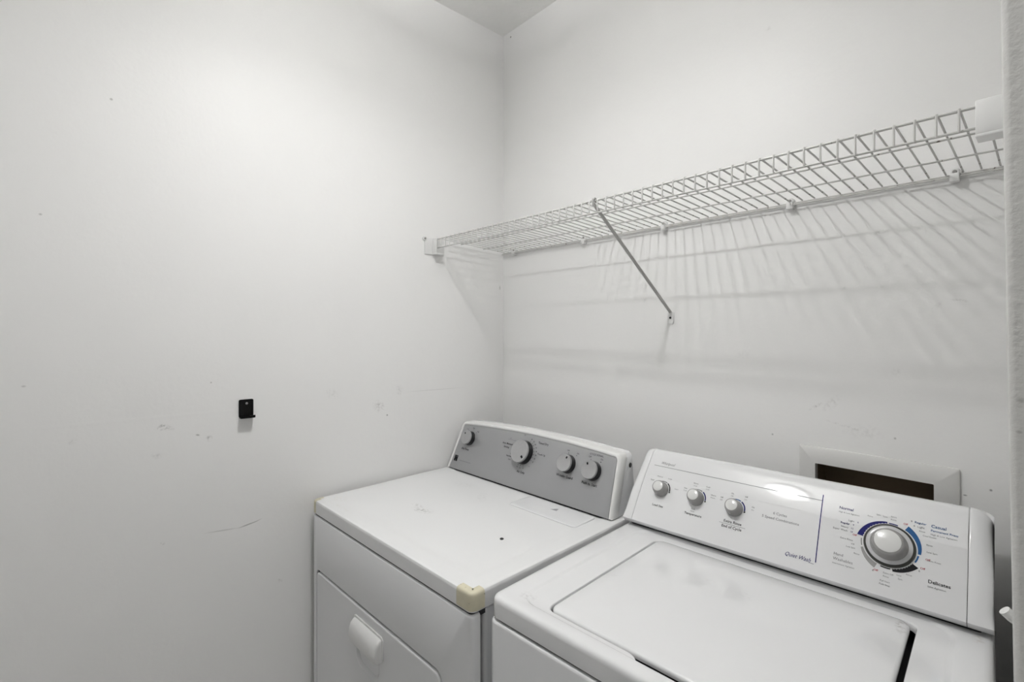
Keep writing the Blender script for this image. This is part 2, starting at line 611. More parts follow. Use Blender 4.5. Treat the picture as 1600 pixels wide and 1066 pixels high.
YF = -.330
r0 = .0018
wp = [(0, -.006, zdeck(-.006) + .0035), (0, YF + .004, zdeck(YF) + .0035), (0, YF - .0015, zdeck(YF) + .0022), (0, YF - .0035, zdeck(YF) - .002), (0, YF - .0035, 1.7245)]
me_wire = None
nw = 57
for i in range(nw):
    x = .016 + i * .0263
    if x > SX1 - .002:
        break
    if me_wire is None:
        o = from_bm('cross_wire', tube_bm([(0, p[1], p[2] - 1.737) for p in wp], r0, 6), M['wire'], shelf)
        me_wire = o.data
    else:
        o = link('cross_wire', me_wire, shelf)
    o.location = (x - (SX0 + SX1) / 2, 0, 0)
for nm, y, z, r in (('front_rod', YF, zdeck(YF), .0024), ('lip_rod', YF - .001, 1.7255, .0022), ('support_rod', -.220, zdeck(-.220), .0020),
                    ('support_rod', -.112, zdeck(-.112), .0020), ('back_rod', -.008, zdeck(-.008) - .001, .0024), ('back_rod', -.014, zdeck(-.014) - .006, .0020)):
    from_bm(nm, tube_bm([sh((SX0, y, z)), sh((SX1, y, z))], r, 8), M['wire'], shelf)

# wall clips that hold the rear rod
clip_spots = [(.078, 'small white plastic shelf clip nearest the room corner'),
              (.4385, 'small white plastic shelf clip second from the room corner'),
              (.7475, 'small white plastic shelf clip just right of the diagonal brace rod'),
              (1.0947, 'small white plastic shelf clip between the brace and the right end'),
              (1.3977, 'small white plastic shelf clip nearest the right end of the shelf')]
bm = lathe_bm([(0, 0), (.0085, 0), (.0085, .006), (.0075, .0105), (.006, .012), (0, .012)], 16)
bmesh.ops.rotate(bm, verts=bm.verts[:], cent=(0, 0, 0), matrix=Matrix.Rotation(PI / 2, 3, 'X'))
box_bm(-.0075, .0075, -.018, -.0005, -.020, -.003, .002, 2, bm)
me_clip = None
for x, lab in clip_spots:
    t = thing('shelf_clip', lab, 'clip', (x, 0, 1.743), 0, 'wall clips under the wire shelf')
    if me_clip is None:
        body = from_bm('clip_body', bm, M['white_plastic'], t)
        me_clip = body.data
        sc = from_bm('screw', lathe_bm([(0, .0115), (.0040, .0118), (.0036, .0138), (0, .0142)], 12), M['steel'], t, rot=(PI / 2, 0, 0))
        me_scr = sc.data
    else:
        link('clip_body', me_clip, t)
        link('screw', me_scr, t, rot=(PI / 2, 0, 0))

# end brackets
def end_bracket(name, label, x, side):
    t = thing(name, label, 'bracket', (x, -.345, 1.70), 0, 'plastic end brackets of the wire shelf')
    s = side                      # +1: room lies towards +x
    def bx(a, b, *r):
        return (min(a * s, b * s), max(a * s, b * s), *r)
    bm = box_bm(*bx(0, .004, -.034, .050, 0, .060), .0012, 2)
    box_bm(*bx(.0035, .046 if s < 0 else .028, -.002, .003, .012 if s < 0 else .004, .0615 if s < 0 else .058), .0012, 2, bm)
    box_bm(*bx(.0035, .046 if s < 0 else .028, -.002, .034, .008 if s < 0 else .0, .0125 if s < 0 else .0045), .0012, 2, bm)
    from_bm('bracket_body', bm, M['white_plastic'], t)
    ear = lathe_bm([(0, 0), (.0085, 0), (.0085, .005), (.0075, .0065), (0, .0065)], 16)
    from_bm('screw_ear', ear, M['white_plastic'], t, (0, -.034, .056), (0, s * PI / 2, 0))
    from_bm('screw', lathe_bm([(0, .006), (.0040, .0062), (.0036, .0085), (0, .009)], 12), M['steel'], t, (0, -.034, .056), (0, s * PI / 2, 0))
    return t


end_bracket('shelf_end_bracket', 'white plastic end bracket holding the wire shelf on the left wall', 0.0, 1)
end_bracket('shelf_end_bracket', 'white plastic end bracket at the right end of the wire shelf', 1.501, -1)

# diagonal brace
br = thing('shelf_brace', 'diagonal grey steel brace rod propping the wire shelf', 'brace', (.7655, 0, 1.443))
A = Vector((.7405, -.3355, 1.7500)) - Vector((.7655, 0, 1.443))
Bp = Vector((.7663, -.006, 1.478)) - Vector((.7655, 0, 1.443))
d = (Bp - A).normalized()
bm = bmesh.new()
side = Vector((1, 0, 0))
nrm = d.cross(side).normalized()
side = nrm.cross(d)
lps = []
for t in (0, .02, .5, .98, 1):
    p = A + (Bp - A) * t
    w, h = (.0050, .0040)
    lps.append([p + side * w * math.cos(k * PI / 5) + nrm * h * math.sin(k * PI / 5) for k in range(10)])
loops_bm([[tuple(v) for v in l] for l in lps], bm=bm)
from_bm('brace_rod', bm, M['brace'], br)
bo = Vector((.7655, 0, 1.443))
bm = tube_bm([tuple(Vector((.7405, y, z)) - bo) for y, z in ((-.3230, 1.7530), (-.3238, 1.7605), (-.3295, 1.7640), (-.3358, 1.7605), (-.3370, 1.7540), (-.3345, 1.7480))], .0030, 8)
from_bm('rod_hook', bm, M['brace'], br)
fp = rrect(-.010, .010, 0, .036, .006, 1, 5)
from_bm('wall_foot', loops_bm([at_y(fp, -.0005), at_y(fp, -.003), at_y(rrect(-.009, .009, .001, .035, .005, 1, 5), -.004)]), M['white_plastic'], br)
from_bm('foot_screw', lathe_bm([(0, .0035), (.0034, .0037), (.0030, .0058), (0, .006)], 12), M['black'], br, (0, 0, .018), (PI / 2, 0, 0))

# ------------------------------------------------------------------ black wall hook
hk = thing('wall_hook', 'small black plastic hook plate on the blank left wall', 'hook', (0, -.9635, 1.178))
pl = rrect(-.0185, .0185, 0, .0505, .004, 1, 5)
pl2 = rrect(-.0178, .0178, .0007, .0498, .0035, 1, 5)
from_bm('hook_plate', loops_bm([[(.0003, y, z) for y, z in pl], [(.0034, y, z) for y, z in pl], [(.0042, y, z) for y, z in pl2]]), M['hook_black'], hk)
lg = rrect(0.0036, .025, -.0185, .0185, .003, 1, 5)
from_bm('hook_ledge', loops_bm([at_z(lg, 0), at_z(lg, .003)]), M['hook_black'], hk)
from_bm('hook_lip', box_bm(.0225, .0255, .004, .0185, .0005, .0075, .001, 2), M['hook_black'], hk)
from_bm('screw', lathe_bm([(0, 0), (.0036, 0), (.003, .0016), (0, .002)], 12), M['steel'], hk, (.0040, .001, .039), (0, PI / 2, 0))

# ------------------------------------------------------------------ valve box in the back wall
vb = thing('washer_valve_box', 'recessed brown valve box with a painted flange behind the washer', 'valve box', ((HX0 + HX1) / 2, 0, .83))
bxc, bz = (HX0 + HX1) / 2, .83
fl = [(1.1134, 1.4044, .835, 1.1455), (1.1160, 1.4018, .838, 1.1425), (1.1481, 1.3651, .870, 1.1067), (1.1481, 1.3651, .870, 1.1067), ]
ys = [-.0005, -.0065, -.0045, .004]
from_bm('box_flange', loops_bm([at_y(rrect(a - bxc, b - bxc, c - bz, d_ - bz, .002, 1, 2), y) for (a, b, c, d_), y in zip(
    [fl[0], (1.1134, 1.4044, .835, 1.1455), fl[1], fl[2], fl[3]], [-.0003, -.0045, -.0065, -.0065, .012])], False, False), M['box_paint'], vb)
from_bm('box_recess', loops_bm([at_y(rrect(1.1440 - bxc, 1.3690 - bxc, .866 - bz, 1.111 - bz, .002, 1, 2), y) for y in (.0125, .085)], False, True), M['box_brown'], vb)
for vx, cm in ((1.20, 'ink_red'), (1.31, 'ink_blue')):
    v = from_bm('valve', lathe_bm([(0, 0), (.012, 0), (.012, .03), (.008, .034), (.008, .055), (.011, .056), (.011, .066), (0, .066)], 16), M['steel'], vb, (vx - bxc, .05, .872 - bz))
    from_bm('valve_handle', box_bm(-.016, .016, -.004, .004, .066, .074, .002), M[cm], v)

# ------------------------------------------------------------------ white hook on the return wall
wh = thing('utility_hook', 'white rounded plastic hook tip poking out beside the washer', 'hook', (1.503, -.45, 1.062))
bm = tube_bm([(0, 0, 0), (-.006, -.001, .004), (-.0105, -.002, .0085), (-.0125, -.0025, .0105)], .0066, 12)
from_bm('hook_arm', bm, M['white_plastic'], wh)
from_bm('hook_base', box_bm(-.0025, -.0002, -.012, .012, -.03, .012, .001), M['white_plastic'], wh)

# ------------------------------------------------------------------ dryer
DR = thing('clothes_dryer', 'white front-loading clothes dryer with silver control panel in the corner', 'dryer', (.0184, -.2878, 0), R(2.6))
DX0, DX1, DY0, DY1 = -.013, .738, -.500, .098


def ins(i, z, r=.014, x0=DX0, x1=DX1, y0=DY0, y1=DY1, ns=1, nc=6):
    return at_z(rrect(x0 + i, x1 - i, y0 + i, y1 - i, max(.002, r - i * .5), ns, nc), z)


cab = [ins(.012, .012, .01, y0=-.468), ins(.004, .02, .012, y0=-.468), ins(.004, .868, .012, y0=-.468), ins(.010, .874, .01, y0=-.468)]
from_bm('cabinet', loops_bm(cab), M['enamel'], DR)
top = [ins(.006, .8745), ins(0, .8745), ins(0, .9040), ins(.0006, .9078), ins(.0022, .9104), ins(.005, .9117), ins(.010, .912),
       ins(.040, .912), ins(.046, .9116), ins(.054, .9102), ins(.062, .9096)]
# the deck inside the border is very slightly dished
from_bm('top_panel', loops_bm(top), M['enamel_dryer_top'], DR, ang=30)

sl = [ins(.006, .860, .01, y0=-.5015), ins(.006, .8765, .01, y0=-.5015)]
from_bm('top_gap_shade', loops_bm(sl), M['gap'], DR)  # added black block, paints the shade in the seam below the top
# front panel that wraps the front edges, with the door opening
DO = (.016, .640, .100, .7125)


def fr(i, y, outer=True, r=.02, ns=1, nc=6):
    y -= .0065
    if outer:
        return at_y(rrect(DX0 + i, DX1 - i, .02 + i, .8690 - i * .3, r, ns, nc), y)
    return at_y(rrect(DO[0] - i, DO[1] + i, DO[2] - i, DO[3] + i, r, ns, nc), y)


lp = [fr(0, -.4715, r=.006), fr(0, -.484, r=.006), fr(.002, -.4895, r=.006), fr(.007, -.4928, r=.006), fr(.014, -.494, r=.006),
      fr(.002, -.494, False, .020), fr(.0004, -.4935, False, .019), fr(0, -.4915, False, .0185), fr(0, -.4720, False, .0185)]
from_bm('front_panel', loops_bm(lp, False, False), M['enamel'], DR)


gk = [at_y(rrect(DO[0] + k, DO[1] - k, DO[2] + k, DO[3] - k, .02, 1, 6), y) for k, y in ((-.004, -.4775), (-.004, -.4945), (.012, -.4945), (.012, -.4775))]
from_bm('door_gap_shade', loops_bm(gk, False, False), M['gap'], DR)  # added black ring, paints the shade in the door groove


def dr_door(i, y, r=.016):
    return at_y(rrect(DO[0] + i, DO[1] - i, DO[2] + i, DO[3] - i - .0030, r, 1, 6), y - .0065)


def rec(i, y):
    return at_y(rrect(.268 + i, .386 - i, .556 + i, .642, .030, 1, 6), y - .0065)


lp = [dr_door(.003, -.4885), dr_door(.003, -.4905), dr_door(.0042, -.4935), dr_door(.0068, -.4950, .014), dr_door(.0100, -.4950, .012), rec(-.004, -.4950), rec(0, -.4950), rec(.0025, -.4935), rec(.008, -.485), rec(.015, -.478)]
door = from_bm('door', loops_bm(lp), M['enamel'], DR)
# pull handle: flange and rounded bar, hollow below
hp = [(.620, -.4952), (.620, -.5005), (.621, -.5135), (.625, -.5165), (.640, -.5175), (.655, -.5160), (.667, -.5105), (.674, -.5030), (.676, -.4952)]


def handle_loop(x, k):
    zc = .640
    return [(x, -.5017 + (y + .4952) * k, zc + (z - zc) * (1 - (1 - k) * .35 if z > zc else 1)) for z, y in hp]


hx0, hx1 = .263, .404
hl = [handle_loop(hx0, .45), handle_loop(hx0 + .001, .72), handle_loop(hx0 + .0035, .90), handle_loop(hx0 + .008, 1), handle_loop(hx1 - .008, 1),
      handle_loop(hx1 - .0035, .90), handle_loop(hx1 - .001, .72), handle_loop(hx1, .45)]
hd = from_bm('handle', loops_bm(hl), M['white_plastic'], door, ang=50)
fz = rrect(hx0 - .004, hx1 + .004, .618, .681, .012, 1, 6)
fz2 = rrect(hx0 - .003, hx1 + .003, .619, .680, .011, 1, 6)
from_bm('handle_flange', loops_bm([at_y(fz, -.5016), at_y(fz, -.5037), at_y(fz2, -.5045)]), M['white_plastic'], hd)

# lint screen lid on the top
ll_ = [at_z(rrect(.430 + i, .676 - i, -.103 + i, -.008, .012, 1, 6), z) for i, z in ((0, .9080), (0, .9118), (.0012, .9130), (.004, .9135))]
lint = from_bm('lint_lid', loops_bm(ll_), M['enamel'], DR)
bm = bmesh.new()
bm.faces.new([bm.verts.new(p) for p in ((.548, -.052, .91375), (.572, -.052, .91375), (.566, -.034, .91375))])
from_bm('lid_triangle', bm, M['ink_light'], lint, smooth=False)
from_bm('dirt_speck', lathe_bm([(0, 0), (.0052, 0), (.0046, .0018), (.002, .003), (0, .003)], 9), M['black'], DR, (.590, -.2807, .9096))

# peeling corner tape
def tape(name, label, a0, a1, right):
    bm = bmesh.new()
    o = .0006
    xr_, yf = DX1 + o, DY0 - o
    r = .014 + o
    path = []
    n1 = 6
    if right:
        for i in range(n1):
            path.append((xr_ - a0 + (a0 - r) * i / (n1 - 1), yf, 0, -1))
        for k in range(1, 6):
            th = R(-90 + 90 * k / 6)
            path.append((xr_ - r + r * math.cos(th), yf + r + r * math.sin(th), math.cos(th), math.sin(th)))
        for i in range(n1):
            path.append((xr_, yf + r + (a1 - r) * i / (n1 - 1), 1, 0))
    else:
        xl = DX0 - o
        for i in range(n1):
            path.append((xl, yf + a1 - (a1 - r) * i / (n1 - 1), -1, 0))
        for k in range(1, 6):
            th = R(180 + 90 * k / 6)
            path.append((xl + r + r * math.cos(th), yf + r + r * math.sin(th), math.cos(th), math.sin(th)))
        for i in range(n1):
            path.append((xl + r + (a0 - r) * i / (n1 - 1), yf, 0, -1))
    levels = [(0, .8765), (0, .9040), (.0006, .9080), (.0022, .9107), (.005, .9122), (.010, .9126), (.018, .9126)]
    rows = []
    for (x, y, nx, ny) in path:
        rows.append([(x - nx * i, y - ny * i, z + (0.0002 if i else 0)) for i, z in levels])
    nlev = len(levels)
    vs = [[bm.verts.new(p) for p in row] for row in rows]
    for a, b in zip(vs[:-1], vs[1:]):
        for k in range(nlev - 1):
            bm.faces.new((a[k], b[k], b[k + 1], a[k + 1]))
    ob = from_bm(name, bm, M['tape'], DR)
    ob['label'] = label


tape('corner_tape', 'yellowed peeling tape over the front corner beside the washer', .048, .034, True)
tape('corner_tape', 'yellowed tape remnant on the corner at the left wall', .026, .030, False)

# control console: white surround and silver fascia on a face that leans back
KD = .42
KL = math.hypot(1, KD)
ZD = .9128


def dface(u, v, off=0.0):
    return (u, KD / KL * v - off / KL, ZD + v / KL + off * KD / KL)


def arch(u, base, rise, x0=-.003, x1=.722):
    t = (u - (x0 + x1) / 2) / ((x1 - x0) / 2)
    return base + rise * (1 - t * t)


def console_outline(i, nside=4, ntop=24, r=.016):
    """closed outline in face coordinates, inset by i: bottom-left, bottom-right, up, over the arch, down"""
    x0, x1 = -.004 + i, .722 - i
    rr = max(.003, r - i * .6)
    lean = .014
    pts = []
    vtop0 = .1785 - i
    def xl(v): return x0 + lean * v / .18
    def xrr(v): return x1 - lean * v / .18
    vb_ = .0024
    for k in range(9):
        u = x0 + (x1 - x0) * k / 8
        pts.append((u, vb_))
    for k in range(1, nside + 1):
        v = vb_ + (vtop0 - rr - vb_) * k / nside
        pts.append((xrr(v), v))
    cx, cy = xrr(vtop0) - rr, vtop0 - rr
    for k in range(1, 6):
        th = R(90 * k / 6)
        pts.append((cx + rr * math.cos(th), cy + rr * math.sin(th)))
    ux1, ux0 = xrr(vtop0) - rr, xl(vtop0) + rr
    for k in range(ntop + 1):
        u = ux1 + (ux0 - ux1) * k / ntop
        t = (u - (ux0 + ux1) / 2) / ((ux1 - ux0) / 2)
        pts.append((u, vtop0 + .0125 * (1 - t * t)))
    cx = xl(vtop0) + rr
    for k in range(1, 6):
        th = R(90 + 90 * k / 6)
        pts.append((cx + rr * math.cos(th), cy + rr * math.sin(th)))
    for k in range(nside):
        v = vtop0 - rr + (vb_ - vtop0 + rr) * k / nside
        pts.append((xl(v), v))
    return pts


def cl(i, off):
    return [dface(u, v, off) for u, v in console_outline(i)]


def clb(i, depth):          # slice pushed straight back
    return [(p[0], p[1] + depth, p[2]) for p in cl(i, 0)]


con = thing_bm = loops_bm([cl(.012, .0002), cl(.010, .0030), cl(.007, .0036), cl(.004, .0028), cl(.0015, 0), clb(0, .006), clb(0, .030), clb(.002, .032)], False, False)
bezel = from_bm('console_bezel', con, M['white_plastic'], DR, ang=50)


def clh(i, y):
    return [(p[0], y if y is not None else p[1] + .030, p[2]) for p in cl(i, 0)]


def housing_loop(i, s, yb=.124):
    f0 = clb(i, .031)
    return [(p[0], p[1] + (yb - p[1]) * s, p[2]) for p in f0]


hs = from_bm('console_housing', loops_bm([housing_loop(.0025, 0), housing_loop(.0015, .08), housing_loop(.0015, .95), housing_loop(.004, 1)], False, True), M['enamel'], DR, ang=50)
from_bm('housing_screw', lathe_bm([(0, 0), (.007, 0), (.007, .001), (.003, .0012), (0, .0012)], 14), M['black'], hs, (.7105, .108, 1.040), (0, PI / 2, 0))
cg = rrect(.002, .716, .0035, .08, .004, 1, 3)
from_bm('console_gap_shade', loops_bm([at_z(cg, .908), at_z(cg, .9165)]), M['gap'], DR)  # added black slab, paints the shade line under the console
# silver fascia sheet
from_bm('console_fascia', loops_bm([cl(.0125, -.001), cl(.0125, .0012), cl(.0135, .0016)], False, True), M['silver'], DR)


def sface(u, v, lift=0):
    return dface(u, v, .0016 + lift)


TD = R(90) - math.atan(KD)


def dryer_knob(u, v, r, depth, mark):
    p = sface(u, v, 0)
    k = from_bm('knob', lathe_bm([(0, 0), (r * 1.05, 0), (r * 1.05, .003), (r * .98, depth * .7), (r * .985, depth), (r * .9, depth + .0003)], 40), M['black'], DR, p, (TD, 0, 0))
    from_bm('knob_cap', lathe_bm([(r * .99, depth * .78), (r * .995, depth), (r * .955, depth + .0016), (r * .90, depth + .0012), (0, depth + .0002)], 40), M['knob_cap'], k)
    bm = bmesh.new()
    a = R(mark)
    c = Vector((math.cos(a), math.sin(a))) * r * .66
    dvec = Vector((math.cos(a), math.sin(a))) * r * .13
    nvec = Vector((-dvec.y, dvec.x)) * .75
    bm.faces.new([bm.verts.new((q.x, q.y, depth + .0014)) for q in (c - dvec - nvec, c + dvec - nvec, c + dvec + nvec, c - dvec + nvec)])
    from_bm('knob_pointer', bm, M['ink_black'], k, smooth=False)
    return k


dryer_knob(.0745, .1200, .0250, .021, 125)
dryer_knob(.3509, .1180, .0370, .024, -42)
dryer_knob(.5363, .1170, .0265, .022, 66)
dryer_knob(.6286, .1150, .0265, .022, 118)

P = Print(sface, lambda u: .93)
B_ = .012
P.text('Dry Temp', .066, .0795, .0105, 'ink_black', bold=B_)
P.text('Low', .048, .1520, .0068, 'ink_black')
P.text('Med', .0795, .1590, .0068, 'ink_black')
P.text('High', .1080, .1500, .0068, 'ink_black')
for u, v in ((.056, .1480), (.0795, .1540), (.100, .1455)):
    P.dot(u, v, .0011, 'ink_black')
P.bar(.0218, .0400, .0402, .0400, .0215, 'ink_black')
P.bar(.0262, .0440, .0262, .0506, .0022, 'silver')
P.bar(.0340, .0440, .0358, .0506, .0022, 'silver')
P.bar(.0300, .0295, .0300, .0350, .0022, 'silver')
P.bar(.0218, .0395, .0268, .0395, .0016, 'silver')
for k in range(14):
    P.bar(.053 + k * .0046, .0360, .0562 + k * .0046, .0360, .0016, 'ink_grey')
P.text('Timed Dry', .4230, .1590, .0105, 'ink_black')
P.text('Touch Up', .4260, .1240, .0090, 'ink_black')
P.text('Auto Moisture', .2700, .1340, .0092, 'ink_black', bold=B_)
P.text('Sensing', .2670, .1225, .0092, 'ink_black', bold=B_)
P.bar(.264, .1490, .304, .1490, .0008, 'ink_grey')
P.text('Off', .276, .1530, .0060, 'ink_grey')
P.text('Very', .2990, .1040, .0075, 'ink_black')
P.text('Normal', .2890, .0955, .0080, 'ink_black', bold=B_)
P.text('Less', .2960, .0855, .0075, 'ink_black')
P.text('Air Only', .3600, .0555, .0105, 'ink_black', bold=B_)
P.text('Off', .3360, .1735, .0060, 'ink_black')
P.text('Off', .3880, .0790, .0060, 'ink_grey')
for k, s in enumerate(('80', '70', '60', '50', '40', '30', '20', '10')):
    a = R(68 - k * 13.5)
    P.text(s, .3509 + .0530 * math.cos(a), .118 + .0500 * math.sin(a), .0066, 'ink_black')
    P.dot(.3509 + .0432 * math.cos(a), .118 + .0425 * math.sin(a), .0013, 'ink_black')
for k, s in enumerate(('30', '20', '10')):
    a = R(-104 + k * 15)
    P.text(s, .3509 + .0500 * math.cos(a), .118 + .0505 * math.sin(a), .0062, 'ink_black')
    P.dot(.3509 + .0430 * math.cos(a), .118 + .0430 * math.sin(a), .0013, 'ink_black')
P.text('Off', .5260, .1560, .0075, 'ink_black')
P.text('On', .5640, .1530, .0075, 'ink_black')
P.text('Wrinkle Guard', .5340, .0790, .0110, 'ink_black', bold=B_)
P.dot(.5290, .1490, .0013, 'ink_black')
P.dot(.5600, .1465, .0013, 'ink_black')
P.text('CYCLE SIGNAL', .6290, .1610, .0078, 'ink_black')
P.text('Off', .6080, .1525, .0075, 'ink_black')
P.text('On', .6500, .1515, .0075, 'ink_black')
P.dot(.6130, .1455, .0011, 'ink_black')
P.dot(.6480, .1440, .0016, 'ink_black')
P.text('Push to Start', .6260, .0770, .0110, 'ink_black', bold=B_)
P.build(DR, {'ink_black': 'printed_lettering', 'ink_grey': 'printed_small_lettering', 'silver': 'emblem_cutouts'})

# ------------------------------------------------------------------ washer
WA = thing('washing_machine', 'white top-loading washing machine with colour-printed dial panel, beside the return wall', 'washer', (.7835, -.2344, 0), R(3.44))
WX0, WX1, WY0, WY1 = -.012, .684, -.495, .160


def wi(i, z, r=.022, ns=44, y1=WY1):
    return at_z(rrect(WX0 + i, WX1 - i, WY0 + i, y1 - i, max(.004, r - i * .5), ns, 6), z)


def wc(i, z, r=.020):
    return at_z(rrect(WX0 - .001 + i, WX1 + .001 - i, WY0 - .003 + i, WY1 - i, r, 1, 6), z)


from_bm('cabinet', loops_bm([wc(.012, .012), wc(0, .02), wc(0, .8655), wc(.0008, .8685), wc(.003, .8706), wc(.008, .8710)], True, False), M['enamel'], WA)
ws = rrect(WX0 + .006, WX1 - .006, WY0 + .006, WY1 - .006, .018, 1, 6)
from_bm('top_gap_shade', loops_bm([at_z(ws, .864), at_z(ws, .8775)]), M['gap'], WA)  # added black block, shade painted into the gap over the cabinet
OX0, OX1, OY0, OY1 = .0935, .5880, -.4480, -.0300


def opening(i, z, notch=True):
    pts = rrect(OX0 + i, OX1 - i, OY0 + i, OY1 - i, .020, 44, 6)
    out = []
    for k, (x, y) in enumerate(pts):
        if notch and y < OY0 + i + .001:
            t = min(1, max(0, (x - .272) / .022)) * min(1, max(0, (.480 - x) / .022))
            t = t * t * (3 - 2 * t)
            y -= .0135 * t
            zz = z - .002 * t
        else:
            zz = z
        out.append((x, y, zz))
    return out


def bead(i, z):
    return at_z(rrect(WX0 + .044 + i, WX1 - .044 - i, WY0 + .030 + i * .5, -.0040 - i * .5, .040, 44, 6), z)


tops = [wi(.008, .8765), wi(0, .8765), wi(0, .9040), wi(.0008, .9088), wi(.0032, .9125), wi(.0072, .9145), wi(.013, .9150),
        bead(0, .9150), bead(.003, .9143), bead(.007, .9120), bead(.011, .9112), opening(-.004, .9110), opening(-.001, .9102), opening(0, .9085), opening(0, .898)]
from_bm('top_panel', loops_bm(tops, False, False), M['enamel_washer'], WA, ang=40)
tb = rrect(.05, .63, -.47, -.005, .02, 1, 4)
from_bm('under_lid_shade', loops_bm([at_z(tb, .860), at_z(tb, .866)]), M['gap'], WA)  # added black plate, stands for the darkness seen past the lid


def lid_loop(i, z):
    return at_z(rrect(OX0 + .0035 + i, OX1 - .0085 - i, OY0 + .0030 + i, OY1 - .0012 - i, max(.004, .018 - i * .3), 44, 6), z)


lid = from_bm('lid', loops_bm([lid_loop(.006, .9030), lid_loop(0, .9030), lid_loop(0, .9070), lid_loop(.0008, .9095), lid_loop(.0028, .9114), lid_loop(.006, .9122), lid_loop(.03, .9128),
                               lid_loop(.08, .9134), lid_loop(.15, .9138)]), M['enamel_washer'], WA, ang=40)

# console profile (y, z): undercut strip, then a face that leans back more towards the top
PF = [(-.0160, .9370)]
for k in range(37):                                   # tilt from the vertical grows with the arc length
    sk = (k + .5) * .005
    a_ = R(33 + 4.5 * sk / .12) if sk < .12 else R(37.5 + 4.5 * (sk - .12) / .065)
    PF.append((PF[-1][0] + .005 * math.sin(a_), PF[-1][1] + .005 * math.cos(a_)))


def catmull(pts, n=2):
    out = []
    P_ = [tuple(2 * a - b for a, b in zip(pts[0], pts[1]))] + pts + [tuple(2 * a - b for a, b in zip(pts[-1], pts[-2]))]
    for i in range(1, len(P_) - 2):
        p0, p1, p2, p3 = [Vector(q) for q in P_[i - 1:i + 3]]
        for k in range(n):
            t = k / n
            out.append(.5 * ((2 * p1) + (p2 - p0) * t + (2 * p0 - 5 * p1 + 4 * p2 - p3) * t * t + (3 * p1 - p0 - 3 * p2 + p3) * t ** 3))
    out.append(Vector(pts[-1]))
    return out


FC = catmull(PF)
FS = [0.0]
for a, b in zip(FC[:-1], FC[1:]):
    FS.append(FS[-1] + (b - a).length)


def wprof(s):
    """point and tangent on the console face at arc length s"""
    s = min(max(s, 0), FS[-1] - 1e-6)
    for k in range(len(FS) - 1):
        if s < FS[k + 1]:
            break
    t = (s - FS[k]) / (FS[k + 1] - FS[k])
    p = FC[k].lerp(FC[k + 1], t)
    tg0 = (FC[min(k + 1, len(FC) - 1)] - FC[max(k - 1, 0)]).normalized()
    tg1 = (FC[min(k + 2, len(FC) - 1)] - FC[k]).normalized()
    return p, tg0.lerp(tg1, t).normalized()


def wface(u, s, lift=0.0):
    p, t = wprof(s)
    return (u, p.x - t.y * lift, p.y + t.x * lift)


ye, ze = FC[-1].x, FC[-1].y
body = [(.140, .9185), (.003, .9185), (-.005, .9225), (-.0160, .9330), (-.0172, .9352)] + [(v.x, v.y) for v in FC[1::2]] + [
    (ye + .005, ze + .0040), (ye + .011, ze + .0070), (ye + .018, ze + .0083), (ye + .0265, ze + .0080), (.140, ze + .002)]


def wsec(x, inset=0.0):
    cx, cz = .08, 1.0
    out = []
    n = len(body)
    for i, (y, z) in enumerate(body):
        if inset and z > .925:
            a, b = Vector(body[i - 1]), Vector(body[(i + 1) % n])
            t = (b - a).normalized()
            nn = Vector((t.y, -t.x))              # inward for this winding
            w = min(1, (z - .925) / .03)
            wz = .35 + .65 * min(1, max(0, (z - 1.0) / .07))
            y, z = y + nn.x * inset * w * wz, z + nn.y * inset * w * wz
        out.append((x, y, z))
    return out


CX0, CX1 = .0135, .6500
from_bm('console', loops_bm([wsec(CX0, .0008), wsec(CX0 + .0008), wsec(CX1 - .0008), wsec(CX1, .0008)]), M['console_white'], WA, ang=34)


def cap_loops(xs, sgn):
    w, rc = (.0325, .0300) if sgn > 0 else (.0265, .0220)
    lps_ = [wsec(xs, .0008), wsec(xs + sgn * .0008), wsec(xs + sgn * (w - rc))]
    for k in range(1, 8):
        th = PI / 2 * k / 7
        lps_.append(wsec(xs + sgn * (w - rc + rc * math.sin(th)), rc * (1 - math.cos(th))))
    return lps_


for xs, sgn in ((CX0 - .0009, -1), (CX1 + .0009, 1)):
    from_bm('console_end_cap', loops_bm(cap_loops(xs, sgn)), M['console_white'], WA, ang=50)


wg = rrect(.000, .668, .0055, .135, .004, 1, 3)
from_bm('console_gap_shade', loops_bm([at_z(wg, .9085), at_z(wg, .9192)]), M['gap'], WA)  # black insert painting the shade between console and deck


def knob_frame(u, s):
    p, t = wprof(s)
    return (u, p.x, p.y), (math.atan2(t.y, t.x), 0, 0)


def washer_knob(u, s):
    loc, rot = knob_frame(u, s)
    r = .0192
    k = from_bm('knob', lathe_bm([(0, -.001), (r, -.001), (r, .004), (r * .97, .007), (r * .90, .016), (r * .80, .0215), (r * .70, .0228), (0, .0228)], 36), M['knob_grey'], WA, loc, rot, ang=50)
    from_bm('knob_cap', lathe_bm([(r * .68, .0226), (r * .66, .0238), (r * .55, .0246), (0, .0250)], 36), M['knob_white'], k)


for u, s in ((.0690, .0915), (.1615, .0910), (.2530, .0895)):
    washer_knob(u, s)

